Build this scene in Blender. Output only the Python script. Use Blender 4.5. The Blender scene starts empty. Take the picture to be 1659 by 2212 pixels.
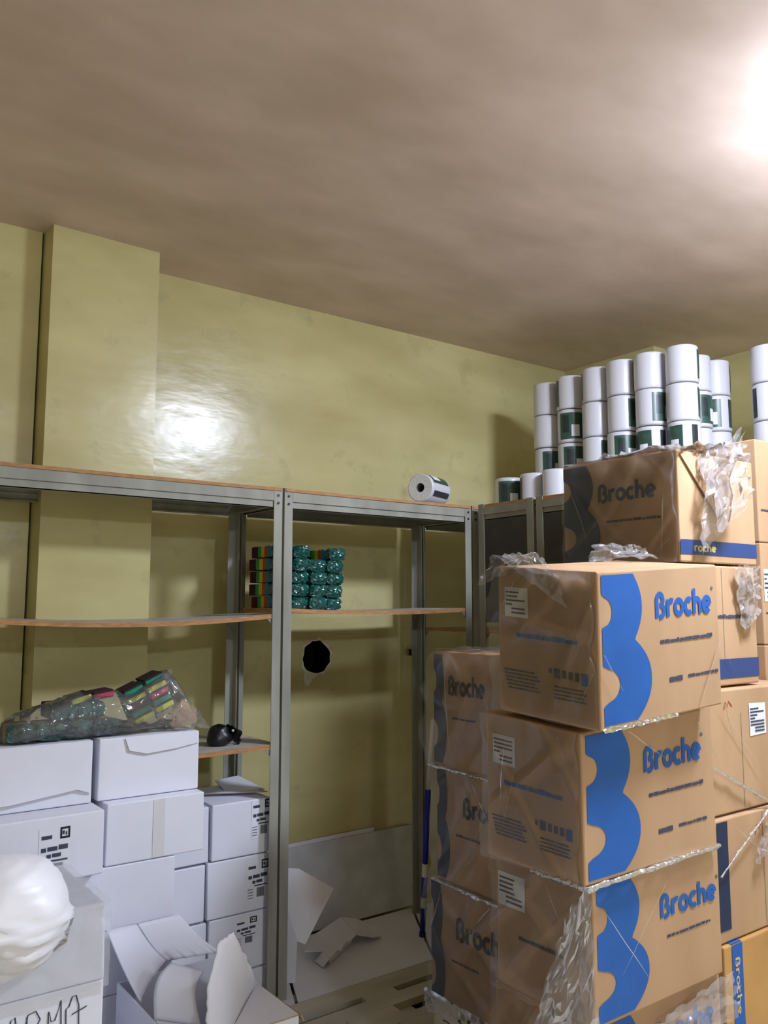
import bpy, bmesh, math, random
from mathutils import Vector, noise, Matrix
random.seed(7)
S = bpy.context.scene
COL = S.collection

# ------------------------------------------------------------------ camera, world, exposure
F_PX, PITCH, YAW = 1800.0, math.atan(204 / 1800.0), math.radians(36.3)
cam = bpy.data.cameras.new('camera')
cam.sensor_fit = 'VERTICAL'; cam.sensor_height = 24.0; cam.lens = F_PX / 2212 * 24.0
cam.clip_start = 0.02
camo = bpy.data.objects.new('camera', cam); COL.objects.link(camo)
camo.location = (0, 0, 1.5)
camo.rotation_euler = (math.pi / 2 + PITCH, 0, -YAW)
S.camera = camo
w = bpy.data.worlds.new('world'); S.world = w; w.use_nodes = True
w.node_tree.nodes['Background'].inputs[0].default_value = (0.6, 0.65, 0.75, 1)
w.node_tree.nodes['Background'].inputs[1].default_value = 0.0
S.view_settings.view_transform = 'Standard'; S.view_settings.look = 'None'
S.view_settings.gamma = 1.0; S.view_settings.use_curve_mapping = False
S.view_settings.exposure = 1.08
CY = S.cycles; CY.use_light_tree = False; CY.max_bounces = 6; CY.diffuse_bounces = 5; CY.glossy_bounces = 3; CY.transmission_bounces = 3; CY.transparent_max_bounces = 8
LAMP_A, LAMP_A_POWER = (2.50, 0.82), 104.0     # ceiling lamp just out of frame on the right
LAMP_B, LAMP_B_POWER = (1.00, -3.2), 130.0    # second ceiling lamp, further back in the room behind the camera

# ------------------------------------------------------------------ materials
def srgb(r, g, b):
    f = lambda c: (c / 255 / 12.92) if c / 255 <= 0.04045 else ((c / 255 + 0.055) / 1.055) ** 2.4
    return (f(r), f(g), f(b), 1)
MATS = {}
def mat(name, rgb, rough=0.6, spec=0.5, var=0.0, vscale=6.0, bump=0.0, bscale=40.0, metal=0.0, stretch=(1, 1, 1),
        emit=None, dark=None, bdist=0.004, coat=0.0, detail=2.0):
    if name in MATS: return MATS[name]
    m = bpy.data.materials.new(name); m.use_nodes = True
    nt = m.node_tree; N = nt.nodes; L = nt.links
    p = N['Principled BSDF']
    c = srgb(*rgb)
    p.inputs['Base Color'].default_value = c
    p.inputs['Roughness'].default_value = rough
    p.inputs['Specular IOR Level'].default_value = spec
    p.inputs['Metallic'].default_value = metal
    p.inputs['Coat Weight'].default_value = coat
    if var or bump:
        tc = N.new('ShaderNodeTexCoord'); mp = N.new('ShaderNodeMapping')
        mp.inputs['Scale'].default_value = stretch
        L.new(tc.outputs['Object'], mp.inputs['Vector'])
    if var:
        nz = N.new('ShaderNodeTexNoise'); nz.inputs['Scale'].default_value = vscale; nz.inputs['Detail'].default_value = detail
        L.new(mp.outputs['Vector'], nz.inputs['Vector'])
        rp = N.new('ShaderNodeValToRGB')
        d = srgb(*dark) if dark else tuple(x * (1 - var) for x in c[:3]) + (1,)
        li = tuple(min(1, x * (1 + var * .5)) for x in c[:3]) + (1,)
        rp.color_ramp.elements[0].position = 0.3; rp.color_ramp.elements[0].color = d
        rp.color_ramp.elements[1].position = 0.7; rp.color_ramp.elements[1].color = li
        L.new(nz.outputs['Fac'], rp.inputs['Fac']); L.new(rp.outputs['Color'], p.inputs['Base Color'])
    if bump:
        nb = N.new('ShaderNodeTexNoise'); nb.inputs['Scale'].default_value = bscale; nb.inputs['Detail'].default_value = 2
        L.new(mp.outputs['Vector'], nb.inputs['Vector'])
        bm_ = N.new('ShaderNodeBump'); bm_.inputs['Strength'].default_value = bump; bm_.inputs['Distance'].default_value = bdist
        L.new(nb.outputs['Fac'], bm_.inputs['Height']); L.new(bm_.outputs['Normal'], p.inputs['Normal'])
    if emit:
        p.inputs['Emission Color'].default_value = srgb(*emit[0]); p.inputs['Emission Strength'].default_value = emit[1]
    MATS[name] = m
    return m

def film(name, haze=0.05, rough=0.09, tint=(245, 247, 250), bump=0.5, bscale=18.0, stretch=(1, 1, 1), refl=1.0):
    """clear plastic film: see-through, Fresnel gloss, a little milky scatter"""
    m = bpy.data.materials.new(name); m.use_nodes = True
    nt = m.node_tree; N = nt.nodes; L = nt.links
    N.remove(N['Principled BSDF']); out = N['Material Output']
    tc = N.new('ShaderNodeTexCoord'); mp = N.new('ShaderNodeMapping'); mp.inputs['Scale'].default_value = stretch
    L.new(tc.outputs['Object'], mp.inputs['Vector'])
    nb = N.new('ShaderNodeTexNoise'); nb.inputs['Scale'].default_value = bscale; nb.inputs['Detail'].default_value = 1.5
    L.new(mp.outputs['Vector'], nb.inputs['Vector'])
    b = N.new('ShaderNodeBump'); b.inputs['Strength'].default_value = bump; b.inputs['Distance'].default_value = 0.01
    L.new(nb.outputs['Fac'], b.inputs['Height'])
    tr = N.new('ShaderNodeBsdfTransparent'); gl = N.new('ShaderNodeBsdfGlossy'); gl.inputs['Roughness'].default_value = rough
    df = N.new('ShaderNodeBsdfDiffuse'); df.inputs['Color'].default_value = srgb(*tint)
    tl = N.new('ShaderNodeBsdfTranslucent'); tl.inputs['Color'].default_value = srgb(*tint)
    tr.inputs['Color'].default_value = (0.97, 0.97, 0.97, 1)
    L.new(b.outputs['Normal'], gl.inputs['Normal'])
    fr = N.new('ShaderNodeFresnel'); fr.inputs['IOR'].default_value = 1.5; L.new(b.outputs['Normal'], fr.inputs['Normal'])
    mu = N.new('ShaderNodeMath'); mu.operation = 'MULTIPLY'; mu.inputs[1].default_value = refl; mu.use_clamp = True
    L.new(fr.outputs[0], mu.inputs[0])
    md = N.new('ShaderNodeMixShader'); md.inputs[0].default_value = 0.4
    L.new(df.outputs[0], md.inputs[1]); L.new(tl.outputs[0], md.inputs[2])
    m1 = N.new('ShaderNodeMixShader'); m1.inputs[0].default_value = haze
    L.new(tr.outputs[0], m1.inputs[1]); L.new(md.outputs[0], m1.inputs[2])
    m2 = N.new('ShaderNodeMixShader')
    L.new(mu.outputs[0], m2.inputs[0]); L.new(m1.outputs[0], m2.inputs[1]); L.new(gl.outputs[0], m2.inputs[2])
    L.new(m2.outputs[0], out.inputs['Surface'])
    return m

def wall_paint():
    m = mat('wall_paint', (203, 195, 144), rough=0.2, spec=0.5, var=0.22, vscale=1.6, bump=0.22, bscale=9.0, dark=(186, 176, 122),
            stretch=(1, 1, 2.6), bdist=0.005, detail=6)
    nt = m.node_tree; N = nt.nodes; L = nt.links
    # smudges: small darker stains with their own shape
    tc = N.new('ShaderNodeTexCoord')
    n2 = N.new('ShaderNodeTexNoise'); n2.inputs['Scale'].default_value = 7.0; n2.inputs['Detail'].default_value = 5; n2.inputs['Roughness'].default_value = 0.65
    L.new(tc.outputs['Object'], n2.inputs['Vector'])
    r2 = N.new('ShaderNodeValToRGB'); r2.color_ramp.elements[0].position = 0.6; r2.color_ramp.elements[1].position = 0.75
    r2.color_ramp.elements[0].color = (0, 0, 0, 1); r2.color_ramp.elements[1].color = (0.35, 0.35, 0.35, 1)
    L.new(n2.outputs['Fac'], r2.inputs['Fac'])
    p = N['Principled BSDF']; old = p.inputs['Base Color'].links[0].from_socket
    mx = N.new('ShaderNodeMixRGB'); mx.inputs[2].default_value = srgb(104, 100, 84)
    L.new(r2.outputs['Color'], mx.inputs[0]); L.new(old, mx.inputs[1]); L.new(mx.outputs[0], p.inputs['Base Color'])
    # uneven gloss of brushed enamel
    r3 = N.new('ShaderNodeMapRange'); r3.inputs[3].default_value = 0.10; r3.inputs[4].default_value = 0.36
    L.new(n2.outputs['Fac'], r3.inputs[0]); L.new(r3.outputs[0], p.inputs['Roughness'])
    return m
M_WALL = wall_paint()
M_CEIL = mat('ceiling_paint', (222, 203, 190), rough=0.55, spec=0.35, var=0.12, vscale=2.2, bump=0.09, bscale=6.0, stretch=(1.0, 1.8, 1), bdist=0.012, dark=(204, 184, 168), detail=5)
M_FLOOR = mat('floor_screed', (204, 197, 184), rough=0.8, var=0.15, vscale=4, bump=0.3, bscale=60)
M_PLASTER = mat('broken_plaster', (214, 212, 200), rough=0.9, bump=0.6, bscale=120)
M_HOLE = mat('hole_inside', (24, 22, 20), rough=1.0, spec=0.0, bump=0.5, bscale=40)
M_STEEL = mat('shelf_steel', (152, 152, 140), rough=0.5, spec=0.4, var=0.22, vscale=14, stretch=(1, 1, .25), bump=0.1, bscale=80, metal=0.0)
M_STEELD = mat('bolt_steel', (40, 40, 40), rough=0.5)
M_BOARD = mat('board_melamine', (190, 187, 178), rough=0.55, var=0.14, vscale=9, dark=(158, 155, 146))
M_BEDGE = mat('board_edge', (180, 132, 84), rough=0.7, var=0.3, vscale=30, stretch=(1, 1, 6))
M_CARTON = mat('carton_brown', (188, 154, 118), rough=0.75, spec=0.25, var=0.1, vscale=5, bump=0.18, bscale=26, stretch=(1, 1, .35), dark=(174, 140, 106))
M_CARTON2 = mat('carton_golden', (196, 152, 92), rough=0.75, spec=0.25, var=0.1, vscale=5, bump=0.18, bscale=26, dark=(182, 138, 82))
M_BLUE = mat('print_blue', (40, 96, 172), rough=0.6, spec=0.3, var=0.1, vscale=9)
M_NAVY_SHADED = mat('print_navy_and_shaded_blue', (38, 50, 78), rough=0.6, spec=0.3)  # navy print and tape, also the blue emblem darkened for shade on the aisle stack
M_TAPE = mat('tape_blue', (44, 66, 118), rough=0.35, spec=0.4)
M_PANELSHADE = mat('panel_shade_dark', (66, 64, 60), rough=0.6, var=0.2, vscale=10)  # near-black tone puts the shade at the unit ends into the colour
M_INK = mat('print_ink', (62, 66, 82), rough=0.8)
M_INKB = mat('print_black', (30, 30, 38), rough=0.8)
M_LABEL = mat('label_paper', (226, 228, 236), rough=0.6)
M_WBOX = mat('carton_white', (226, 228, 238), rough=0.65, spec=0.3, var=0.05, vscale=4, bump=0.12, bscale=12)
M_WTAPE = mat('tape_clear', (214, 214, 216), rough=0.3, spec=0.5)
M_WRAW = mat('carton_edge', (168, 146, 116), rough=0.9)
M_ROLL = mat('roll_paper', (208, 208, 214), rough=0.32, spec=0.5, bump=0.08, bscale=30)
M_ROLLEND = mat('roll_end', (214, 214, 212), rough=0.85, bump=0.5, bscale=140)
M_CORE = mat('roll_core', (120, 118, 116), rough=0.9)
M_GREEN = mat('roll_label_green', (52, 82, 70), rough=0.35, var=0.25, vscale=30)
M_GREEND = mat('roll_label_dark', (40, 52, 54), rough=0.4, var=0.3, vscale=40)
M_TEALFILM = mat('pack_film_green', (18, 92, 82), rough=0.08, spec=1.0, var=0.3, vscale=30, bump=1.0, bscale=45, dark=(10, 62, 60), bdist=0.01)
SPONGE = [mat('sponge_%s' % n, c, rough=0.95, spec=0.1, bump=0.6, bscale=200) for n, c in
          (('maroon', (92, 34, 48)), ('charcoal', (60, 48, 52)), ('green', (70, 150, 82)), ('yellow', (196, 190, 84)), ('orange', (188, 92, 40)), ('blue', (58, 132, 176)))]
M_SPPINK = mat('sponge_pink', (190, 62, 92), rough=0.95, bump=0.6, bscale=200)
M_SPTEAL = mat('sponge_teal', (20, 140, 108), rough=0.95, bump=0.6, bscale=200)
M_SPLIME = mat('sponge_lime', (206, 214, 84), rough=0.95, bump=0.6, bscale=200)
M_BLACK = mat('black_plastic', (14, 15, 17), rough=0.35, spec=0.5, bump=0.2, bscale=30)
M_GREYP = mat('grey_plastic', (190, 190, 192), rough=0.4)
M_MOPBLUE = mat('handle_blue', (18, 22, 150), rough=0.3, spec=0.5)
M_MOPWHITE = mat('handle_white', (220, 218, 210), rough=0.4)
M_SHEET = mat('sheet_white', (230, 230, 238), rough=0.6, var=0.06, vscale=3)
M_SHEETG = mat('sheet_grey', (200, 202, 202), rough=0.65, var=0.12, vscale=10)
M_PALLET = mat('pallet_wood', (196, 190, 170), rough=0.85, var=0.2, vscale=8, stretch=(.3, 1, 1), bump=0.2, bscale=50)
M_GOLD = mat('print_gold', (206, 184, 120), rough=0.6)
M_RED = mat('print_red', (170, 70, 44), rough=0.8)
M_FIX = mat('lamp_base', (225, 225, 222), rough=0.5)
M_WRAP = film('stretch_film', haze=0.085, rough=0.16, bump=0.45, bscale=7, stretch=(2.2, 2.2, .6), refl=0.9)
M_WRAP2 = film('stretch_film_crumpled', haze=0.26, rough=0.2, bump=0.7, bscale=26, refl=1.0)
M_WROLL = film('stretch_film_bunched', haze=0.4, rough=0.25, bump=0.8, bscale=60, refl=0.8)
M_WRAP3 = film('stretch_film_hanging', haze=0.16, rough=0.2, bump=0.35, bscale=14, refl=0.65)
M_FOLD = film('film_fold', haze=0.22, rough=0.22, bump=0.2, bscale=30, refl=1.0)
M_CLOUDY = film('film_cloudy', haze=0.3, rough=0.3, bump=0.4, bscale=14, refl=0.4)
M_GAPSHADE = mat('gap_shade_dark', (44, 34, 26), rough=0.9, var=0.2, vscale=20)  # dark colour stands for the shade seen through the pallet gaps
M_BAG = film('bag_clear', haze=0.15, rough=0.14, bump=0.9, bscale=16, refl=1.2)
M_WBAG = mat('bag_white', (242, 243, 248), rough=0.4, spec=0.5, bump=0.35, bscale=9, stretch=(1, 1, 3))

# ------------------------------------------------------------------ mesh helpers (all coordinates are world metres)
def link(name, me, m, parent=None):
    o = bpy.data.objects.new(name, me); COL.objects.link(o)
    if m is not None:
        for x in (m if isinstance(m, (list, tuple)) else [m]): me.materials.append(x)
    if parent is not None:
        o.parent = parent
        if parent.type == 'EMPTY': o.matrix_parent_inverse = Matrix.Translation(-Vector(parent.location))
    return o
def tag(o, label=None, cat=None, group=None, kind=None):
    if label: o['label'] = label
    if cat: o['category'] = cat
    if group: o['group'] = group
    if kind: o['kind'] = kind
    return o
def thing(name, label, cat, loc, group=None):
    o = bpy.data.objects.new(name, None); COL.objects.link(o); o.location = loc; o.empty_display_size = 0.05
    return tag(o, label, cat, group)
def mesh(name, vs, fs, smooth=False):
    me = bpy.data.meshes.new(name); me.from_pydata([tuple(v) for v in vs], [], fs); me.update()
    if smooth:
        for p in me.polygons: p.use_smooth = True
    return me
def part(name, vs, fs, m, parent=None, smooth=False):
    return link(name, mesh(name, vs, fs, smooth), m, parent)
BOXF = [(0, 3, 2, 1), (4, 5, 6, 7), (0, 1, 5, 4), (1, 2, 6, 5), (2, 3, 7, 6), (3, 0, 4, 7)]
def boxv(x0, x1, y0, y1, z0, z1):
    return [(x0, y0, z0), (x1, y0, z0), (x1, y1, z0), (x0, y1, z0), (x0, y0, z1), (x1, y0, z1), (x1, y1, z1), (x0, y1, z1)]
class MB:
    def __init__(s): s.v = []; s.f = []
    def add(s, vs, fs):
        n = len(s.v); s.v += [tuple(v) for v in vs]; s.f += [tuple(i + n for i in f) for f in fs]; return s
    def box(s, *a): return s.add(boxv(*a), BOXF)
    def bar(s, a, b, r, n=10, cap=True):
        a = Vector(a); b = Vector(b); d = (b - a).normalized()
        u = d.orthogonal().normalized(); v = d.cross(u); k = len(s.v)
        for c in (a, b):
            for i in range(n):
                t = 2 * math.pi * i / n; s.v.append(tuple(c + (u * math.cos(t) + v * math.sin(t)) * r))
        for i in range(n): s.f.append((k + i, k + (i + 1) % n, k + n + (i + 1) % n, k + n + i))
        if cap: s.f.append(tuple(k + n - 1 - i for i in range(n))); s.f.append(tuple(k + n + i for i in range(n)))
        return s
    def build(s, name, m, parent=None, smooth=False): return part(name, s.v, s.f, m, parent, smooth)
def bevelled(name, vs, fs, m, parent, w_=0.004, seg=2):
    bm = bmesh.new(); V = [bm.verts.new(v) for v in vs]
    for f in fs: bm.faces.new([V[i] for i in f])
    bmesh.ops.recalc_face_normals(bm, faces=bm.faces)
    bmesh.ops.bevel(bm, geom=list(bm.edges) + list(bm.verts), offset=w_, segments=seg, profile=0.5, affect='EDGES')
    me = bpy.data.meshes.new(name); bm.to_mesh(me); bm.free()
    return link(name, me, m, parent)
def slab(name, pts, th, m, parent, edge=None, n=None):
    """a flat polygon sheet with real thickness (points in order)"""
    P = [Vector(p) for p in pts]
    if n is None:
        n = Vector((0, 0, 0))
        for i in range(len(P)): n += P[i].cross(P[(i + 1) % len(P)])
        n.normalize()
    k = len(P); vs = [p + n * th / 2 for p in P] + [p - n * th / 2 for p in P]
    fs = [tuple(range(k)), tuple(range(2 * k - 1, k - 1, -1))] + [(i, k + i, k + (i + 1) % k, (i + 1) % k) for i in range(k)]
    o = part(name, vs, fs, [m, edge or m], parent)
    for i, p in enumerate(o.data.polygons): p.material_index = 0 if i < 2 else 1
    return o
def grid(name, fn, nu, nv, m, parent, smooth=True):
    vs = [fn(i / nu, j / nv) for j in range(nv + 1) for i in range(nu + 1)]
    fs = [(j * (nu + 1) + i, j * (nu + 1) + i + 1, (j + 1) * (nu + 1) + i + 1, (j + 1) * (nu + 1) + i) for j in range(nv) for i in range(nu)]
    return part(name, vs, fs, m, parent, smooth)
def fb(p, s=1.0, o=4): return noise.fractal(Vector(p) * s, 1.0, 2.0, o)
def ridge(p, s=1.0): return 1 - abs(noise.noise(Vector(p) * s)) * 2

# ------------------------------------------------------------------ the room
XL, XR, YB, YF, ZC = -2.4, 4.35, 3.36, -5.0, 2.93
def struct(name, vs, fs, m): return tag(part(name, vs, fs, m), kind='structure')
struct('floor', [(XL, YF, 0), (XR, YF, 0), (XR, YB, 0), (XL, YB, 0)], [(0, 1, 2, 3)], M_FLOOR)
struct('ceiling', [(XL, YF, ZC), (XL, YB, ZC), (XR, YB, ZC), (XR, YF, ZC)], [(0, 1, 2, 3)], M_CEIL)
struct('wall_left', [(XL, YF, 0), (XL, YB, 0), (XL, YB, ZC), (XL, YF, ZC)], [(0, 1, 2, 3)], M_WALL)
struct('wall_right', [(XR, YF, 0), (XR, YF, ZC), (XR, YB, ZC), (XR, YB, 0)], [(0, 1, 2, 3)], M_WALL)
struct('wall_front', [(XL, YF, 0), (XL, YF, ZC), (XR, YF, ZC), (XR, YF, 0)], [(0, 1, 2, 3)], M_WALL)
# back wall with a ragged hole knocked through it
HC = Vector((2.076, YB, 1.265))
hole = []
for i in range(40):
    a = 2 * math.pi * i / 40
    rx, rz = 0.076, 0.075
    j = 1 + 0.16 * noise.noise(Vector((math.cos(a) * 2.2, math.sin(a) * 2.2, 3.1))) + 0.05 * noise.noise(Vector((math.cos(a) * 7, math.sin(a) * 7, 9)))
    hole.append(Vector((HC.x + rx * j * math.cos(a), YB, HC.z + rz * j * math.sin(a))))
bm = bmesh.new()
R_ = [bm.verts.new(p) for p in ((0.755, YB, 0), (XR, YB, 0), (XR, YB, ZC), (0.755, YB, ZC))]
H_ = [bm.verts.new(p) for p in hole]
E_ = [bm.edges.new((R_[i], R_[(i + 1) % 4])) for i in range(4)] + [bm.edges.new((H_[i], H_[(i + 1) % 40])) for i in range(40)]
bmesh.ops.triangle_fill(bm, use_beauty=True, edges=E_)
bmesh.ops.recalc_face_normals(bm, faces=bm.faces)
me = bpy.data.meshes.new('wall_back'); bm.to_mesh(me); bm.free()
wall = tag(link('wall_back', me, M_WALL), kind='structure')
vs = []
for k, (s, d) in enumerate(((1.0, 0), (1.02, 0.06), (1.15, 0.16), (0.0, 0.17))):
    vs += [HC + (p - HC) * s + Vector((0, d, 0)) for p in hole]
fs = [(k * 40 + i, k * 40 + (i + 1) % 40, (k + 1) * 40 + (i + 1) % 40, (k + 1) * 40 + i) for k in range(3) for i in range(40)]
tag(part('hole_lining', vs, fs, M_HOLE, wall), 'dark broken hole through the yellow wall')
vs, fs = [], []
for i in range(41):          # chipped rim of bare plaster
    p = hole[i % 40]; a = 2 * math.pi * i / 40
    t = 0.004 + 0.02 * max(0, noise.noise(Vector((math.cos(a) * 3, math.sin(a) * 3, 5)))) + 0.026 * math.exp(-((a - 4.35) / 0.35) ** 2)
    d = (p - HC).normalized()
    vs += [p + Vector((0, -.0015, 0)), p + d * t + Vector((0, -.0012, 0))]
    if i: fs.append((2 * i - 2, 2 * i, 2 * i + 1, 2 * i - 1))
part('chipped_rim', vs, fs, M_PLASTER, wall)
c0 = Vector((2.022, YB - .002, 1.165))
part('plaster_chip', [c0 + Vector(p) for p in ((-.012, 0, .034), (.002, 0, .028), (.006, 0, .006), (.026, 0, .012), (.03, 0, -.008), (.012, 0, -.028), (-.006, 0, -.026), (-.012, 0, .004))],
     [(0, 1, 2, 7), (2, 3, 4, 5), (2, 5, 6, 7)], M_PLASTER, wall)
# left pilaster, the wall left of it, and the pier in the right corner
PX0, PX1, PY = 0.772, 1.190, 3.150
struct('wall_pilaster', [(PX0, PY, 0), (PX1, PY + .01, 0), (1.262, YB, 0), (0.755, YB, 0), (PX0, PY, ZC), (PX1, PY + .01, ZC), (1.262, YB, ZC), (0.755, YB, ZC)],
       [(0, 1, 5, 4), (1, 2, 6, 5), (3, 0, 4, 7)], M_WALL)
struct('wall_back_left', [(XL, 3.28, 0), (0.757, 3.25, 0), (0.757, 3.25, ZC), (XL, 3.28, ZC)], [(0, 1, 2, 3)], M_WALL)
struct('wall_corner_pier', [(3.845, YB, 0), (3.845, 2.72, 0), (XR, 2.72, 0), (3.845, YB, ZC), (3.845, 2.72, ZC), (XR, 2.72, ZC)], [(0, 1, 4, 3), (1, 2, 5, 4)], M_WALL)

# ------------------------------------------------------------------ lamps (real fixtures on the ceiling)
def lamp(x, y, power, label, rgb):
    t = thing('ceiling_lamp', label, 'lamp', (x, y, ZC), None)
    n = 20
    def lathe(name, prof, m):
        vs = [(x + r * math.cos(2 * math.pi * i / n), y + r * math.sin(2 * math.pi * i / n), z) for r, z in prof for i in range(n)]
        fs = [(k * n + i, k * n + (i + 1) % n, (k + 1) * n + (i + 1) % n, (k + 1) * n + i) for k in range(len(prof) - 1) for i in range(n)]
        return part(name, vs, fs, m, t, True)
    lathe('base', [(0, ZC - .001), (.07, ZC - .001), (.07, ZC - .04), (.235, ZC - .045), (.235, ZC - .066), (0, ZC - .066)], M_FIX)
    m = mat('lamp_glow_%d' % power, (255, 255, 255), rough=0.4, emit=(rgb, power))
    lathe('diffuser', [(.186, ZC - .068), (.19, ZC - .08), (.19, ZC - .12), (.14, ZC - .15), (0, ZC - .16)], m)
    return t
lamp(*LAMP_A, LAMP_A_POWER, 'round white ceiling lamp glowing above the brown cartons', (222, 232, 255))
lamp(*LAMP_B, LAMP_B_POWER, 'round white ceiling lamp glowing at the far end of the room', (222, 232, 255))

# ------------------------------------------------------------------ steel shelving
def post(mb, x, y, z0, z1, sx, sy, w_=0.036, t=0.003):
    """L-profile upright: corner at (x,y), flanges running to +sx and +sy"""
    xa, xb = sorted((x, x + sx * w_)); ya, yb = sorted((y, y + sy * t)); mb.box(xa, xb, ya, yb, z0, z1)
    xa, xb = sorted((x, x + sx * t)); ya, yb = sorted((y + sy * t, y + sy * w_)); mb.box(xa, xb, ya, yb, z0, z1)
def sagboard(name, x0, x1, y0, y1, z, th, sag, parent, n=14):
    """chipboard shelf: melamine faces, raw orange edges, bowed under load"""
    vs, fs, mi = [], [], []
    for i in range(n + 1):
        t = i / n; x = x0 + (x1 - x0) * t; dz = -sag * 4 * t * (1 - t)
        vs += [(x, y0, z + dz), (x, y1, z + dz * .8), (x, y1, z - th + dz * .8), (x, y0, z - th + dz)]
    for i in range(n):
        a, b = 4 * i, 4 * i + 4
        fs += [(a, b, b + 1, a + 1), (a + 1, b + 1, b + 2, a + 2), (a + 2, b + 2, b + 3, a + 3), (a + 3, b + 3, b, a)]; mi += [0, 1, 0, 1]
    fs += [(0, 1, 2, 3), (4 * n + 3, 4 * n + 2, 4 * n + 1, 4 * n)]; mi += [1, 1]
    o = part(name, vs, fs, [M_BOARD, M_BEDGE], parent)
    for p, k in zip(o.data.polygons, mi): p.material_index = k
    return o
def rail(name, x0, x1, y, z0, z1, sgn, parent, axis='x'):
    """stepped steel edge rail"""
    mb = MB(); h = z1 - z0
    for za, zb, d0, d1 in ((z0, z0 + h * .42, 0.006, 0.010), (z0 + h * .42, z0 + h * .5, 0.0, 0.010), (z0 + h * .5, z1, 0.0, 0.004), (z0, z0 + .003, .006, .03)):
        a, b = sorted((y + sgn * d0, y + sgn * d1))
        mb.box(x0, x1, a, b, za, zb) if axis == 'x' else mb.box(a, b, x0, x1, za, zb)
    return mb.build(name, M_STEEL, parent)
def shelf_unit(x0, x1, y0, y1, ztop, levels, label, board_over=0.0, lips=True, sags=None):
    t = thing('shelving_unit', label, 'shelving', ((x0 + x1) / 2, (y0 + y1) / 2, 0), 'steel shelving units')
    for x, y, sx, sy in ((x0, y0, 1, 1), (x1, y0, -1, 1), (x0, y1, 1, -1), (x1, y1, -1, -1)):
        mb = MB(); post(mb, x, y, 0.0, ztop + .002, sx, sy); mb.build('post', M_STEEL, t)
    sagboard('shelf_board', x0 + .004, x1 - .004, y0 - .004, y1 - .004, ztop, 0.012, 0.002, t)
    rail('front_rail', x0 + .037, x1 - .037, y0, ztop - .078, ztop - .013, 1, t)
    rail('back_rail', x0 + .037, x1 - .037, y1, ztop - .078, ztop - .013, -1, t)
    rail('side_rail', y0 + .037, y1 - .037, x0, ztop - .07, ztop - .013, 1, t, 'y')
    rail('side_rail', y0 + .037, y1 - .037, x1, ztop - .07, ztop - .013, -1, t, 'y')
    for k, z in enumerate(levels):
        sagboard('shelf_board', x0 + .006, x1 - .006, y0 + .0045, y1 - .0045, z, 0.016, (sags or {}).get(k, .004), t)
        for ya, s in ((y0, 1), (y1, -1)):
            for xa, sx in ((x0, 1), (x1, -1)):
                mb = MB(); xb = xa + sx * .0035
                mb.add([(xb, ya + s * .008, z - .02), (xb + sx * .05, ya + s * .008, z - .02), (xb, ya + s * .008, z - .075),
                        (xb, ya + s * .011, z - .02), (xb + sx * .05, ya + s * .011, z - .02), (xb, ya + s * .011, z - .075)],
                       [(0, 1, 2), (5, 4, 3), (0, 3, 4, 1), (1, 4, 5, 2), (2, 5, 3, 0)]); mb.build('bracket', M_STEEL, t)
    for xa, s in ((x0 + .018, 1), (x1 - .018, -1)):
        for z in (ztop - .03, ztop - .06):
            MB().bar((xa, y0, z), (xa, y0 - .004, z), .005, 6).build('bolt', M_STEELD, t)
    return t
ZT = 1.955
shelf_unit(0.430, 1.574, 2.805, 3.200, ZT, [1.474, 0.990], 'grey steel shelving unit at left, in front of the yellow pilaster', sags={0: .028, 1: .006})
shelf_unit(1.584, 2.552, 2.805, 3.200, ZT, [1.494], 'grey steel shelving unit carrying the green sponge packs', sags={0: .012})
u_ = shelf_unit(2.560, 3.560, 2.430, 2.765, ZT, [1.40], 'grey steel shelving unit end-on beside the blue mop handle')
MB().box(2.5645, 2.567, 2.468, 2.727, 1.43, 1.883).build('shaded_end_panel', M_PANELSHADE, u_)  # end sheet added to darken the unit, shade is in its colour
u_ = shelf_unit(2.560, 3.560, 2.075, 2.412, ZT, [1.40], 'grey steel shelving unit end-on behind the topmost brown carton')
MB().box(2.5645, 2.567, 2.113, 2.374, 1.43, 1.883).build('shaded_end_panel', M_PANELSHADE, u_)  # same added end sheet, coloured dark for the shade inside
shelf_unit(2.565, 3.560, 2.810, 3.200, ZT, [1.40], 'grey steel shelving unit in the back right corner under the paper rolls')
shelf_unit(3.250, 4.150, 1.690, 2.060, ZT, [1.40], 'grey steel shelving unit at far right behind the cartons')

# ------------------------------------------------------------------ printed artwork on box faces
class Face:
    """a planar box face seen from outside; a runs left to right, b bottom to top, in metres"""
    def __init__(s, bl, br, tr, tl):
        s.c = [Vector(p) for p in (bl, br, tr, tl)]
        s.W = (s.c[1] - s.c[0]).length; s.H = ((s.c[3] - s.c[0]).length + (s.c[2] - s.c[1]).length) / 2
        s.n = (s.c[1] - s.c[0]).cross(s.c[3] - s.c[0]).normalized()
    def p(s, fx, fy, off=0.0012):
        a = s.c[0].lerp(s.c[1], fx); b = s.c[3].lerp(s.c[2], fx)
        return a.lerp(b, fy) + s.n * off
def decal(name, face, polys, m, parent, off=0.0012):
    """polys: list of (points, faces) with points as fractions of the face"""
    vs, fs = [], []
    for k, (pts, ff) in enumerate(polys):
        n = len(vs); vs += [face.p(x, y, off + .00012 * k) for x, y in pts]; fs += [tuple(i + n for i in f) for f in ff]
    o = part(name, vs, fs, m, parent)
    if name in ('label_print', 'small_print', 'barcode', 'symbol_frame'): o['kind'] = 'stuff'      # print too small to pick apart
    return o
def rect(x0, x1, y0, y1): return ([(x0, y0), (x1, y0), (x1, y1), (x0, y1)], [(0, 1, 2, 3)])
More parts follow.
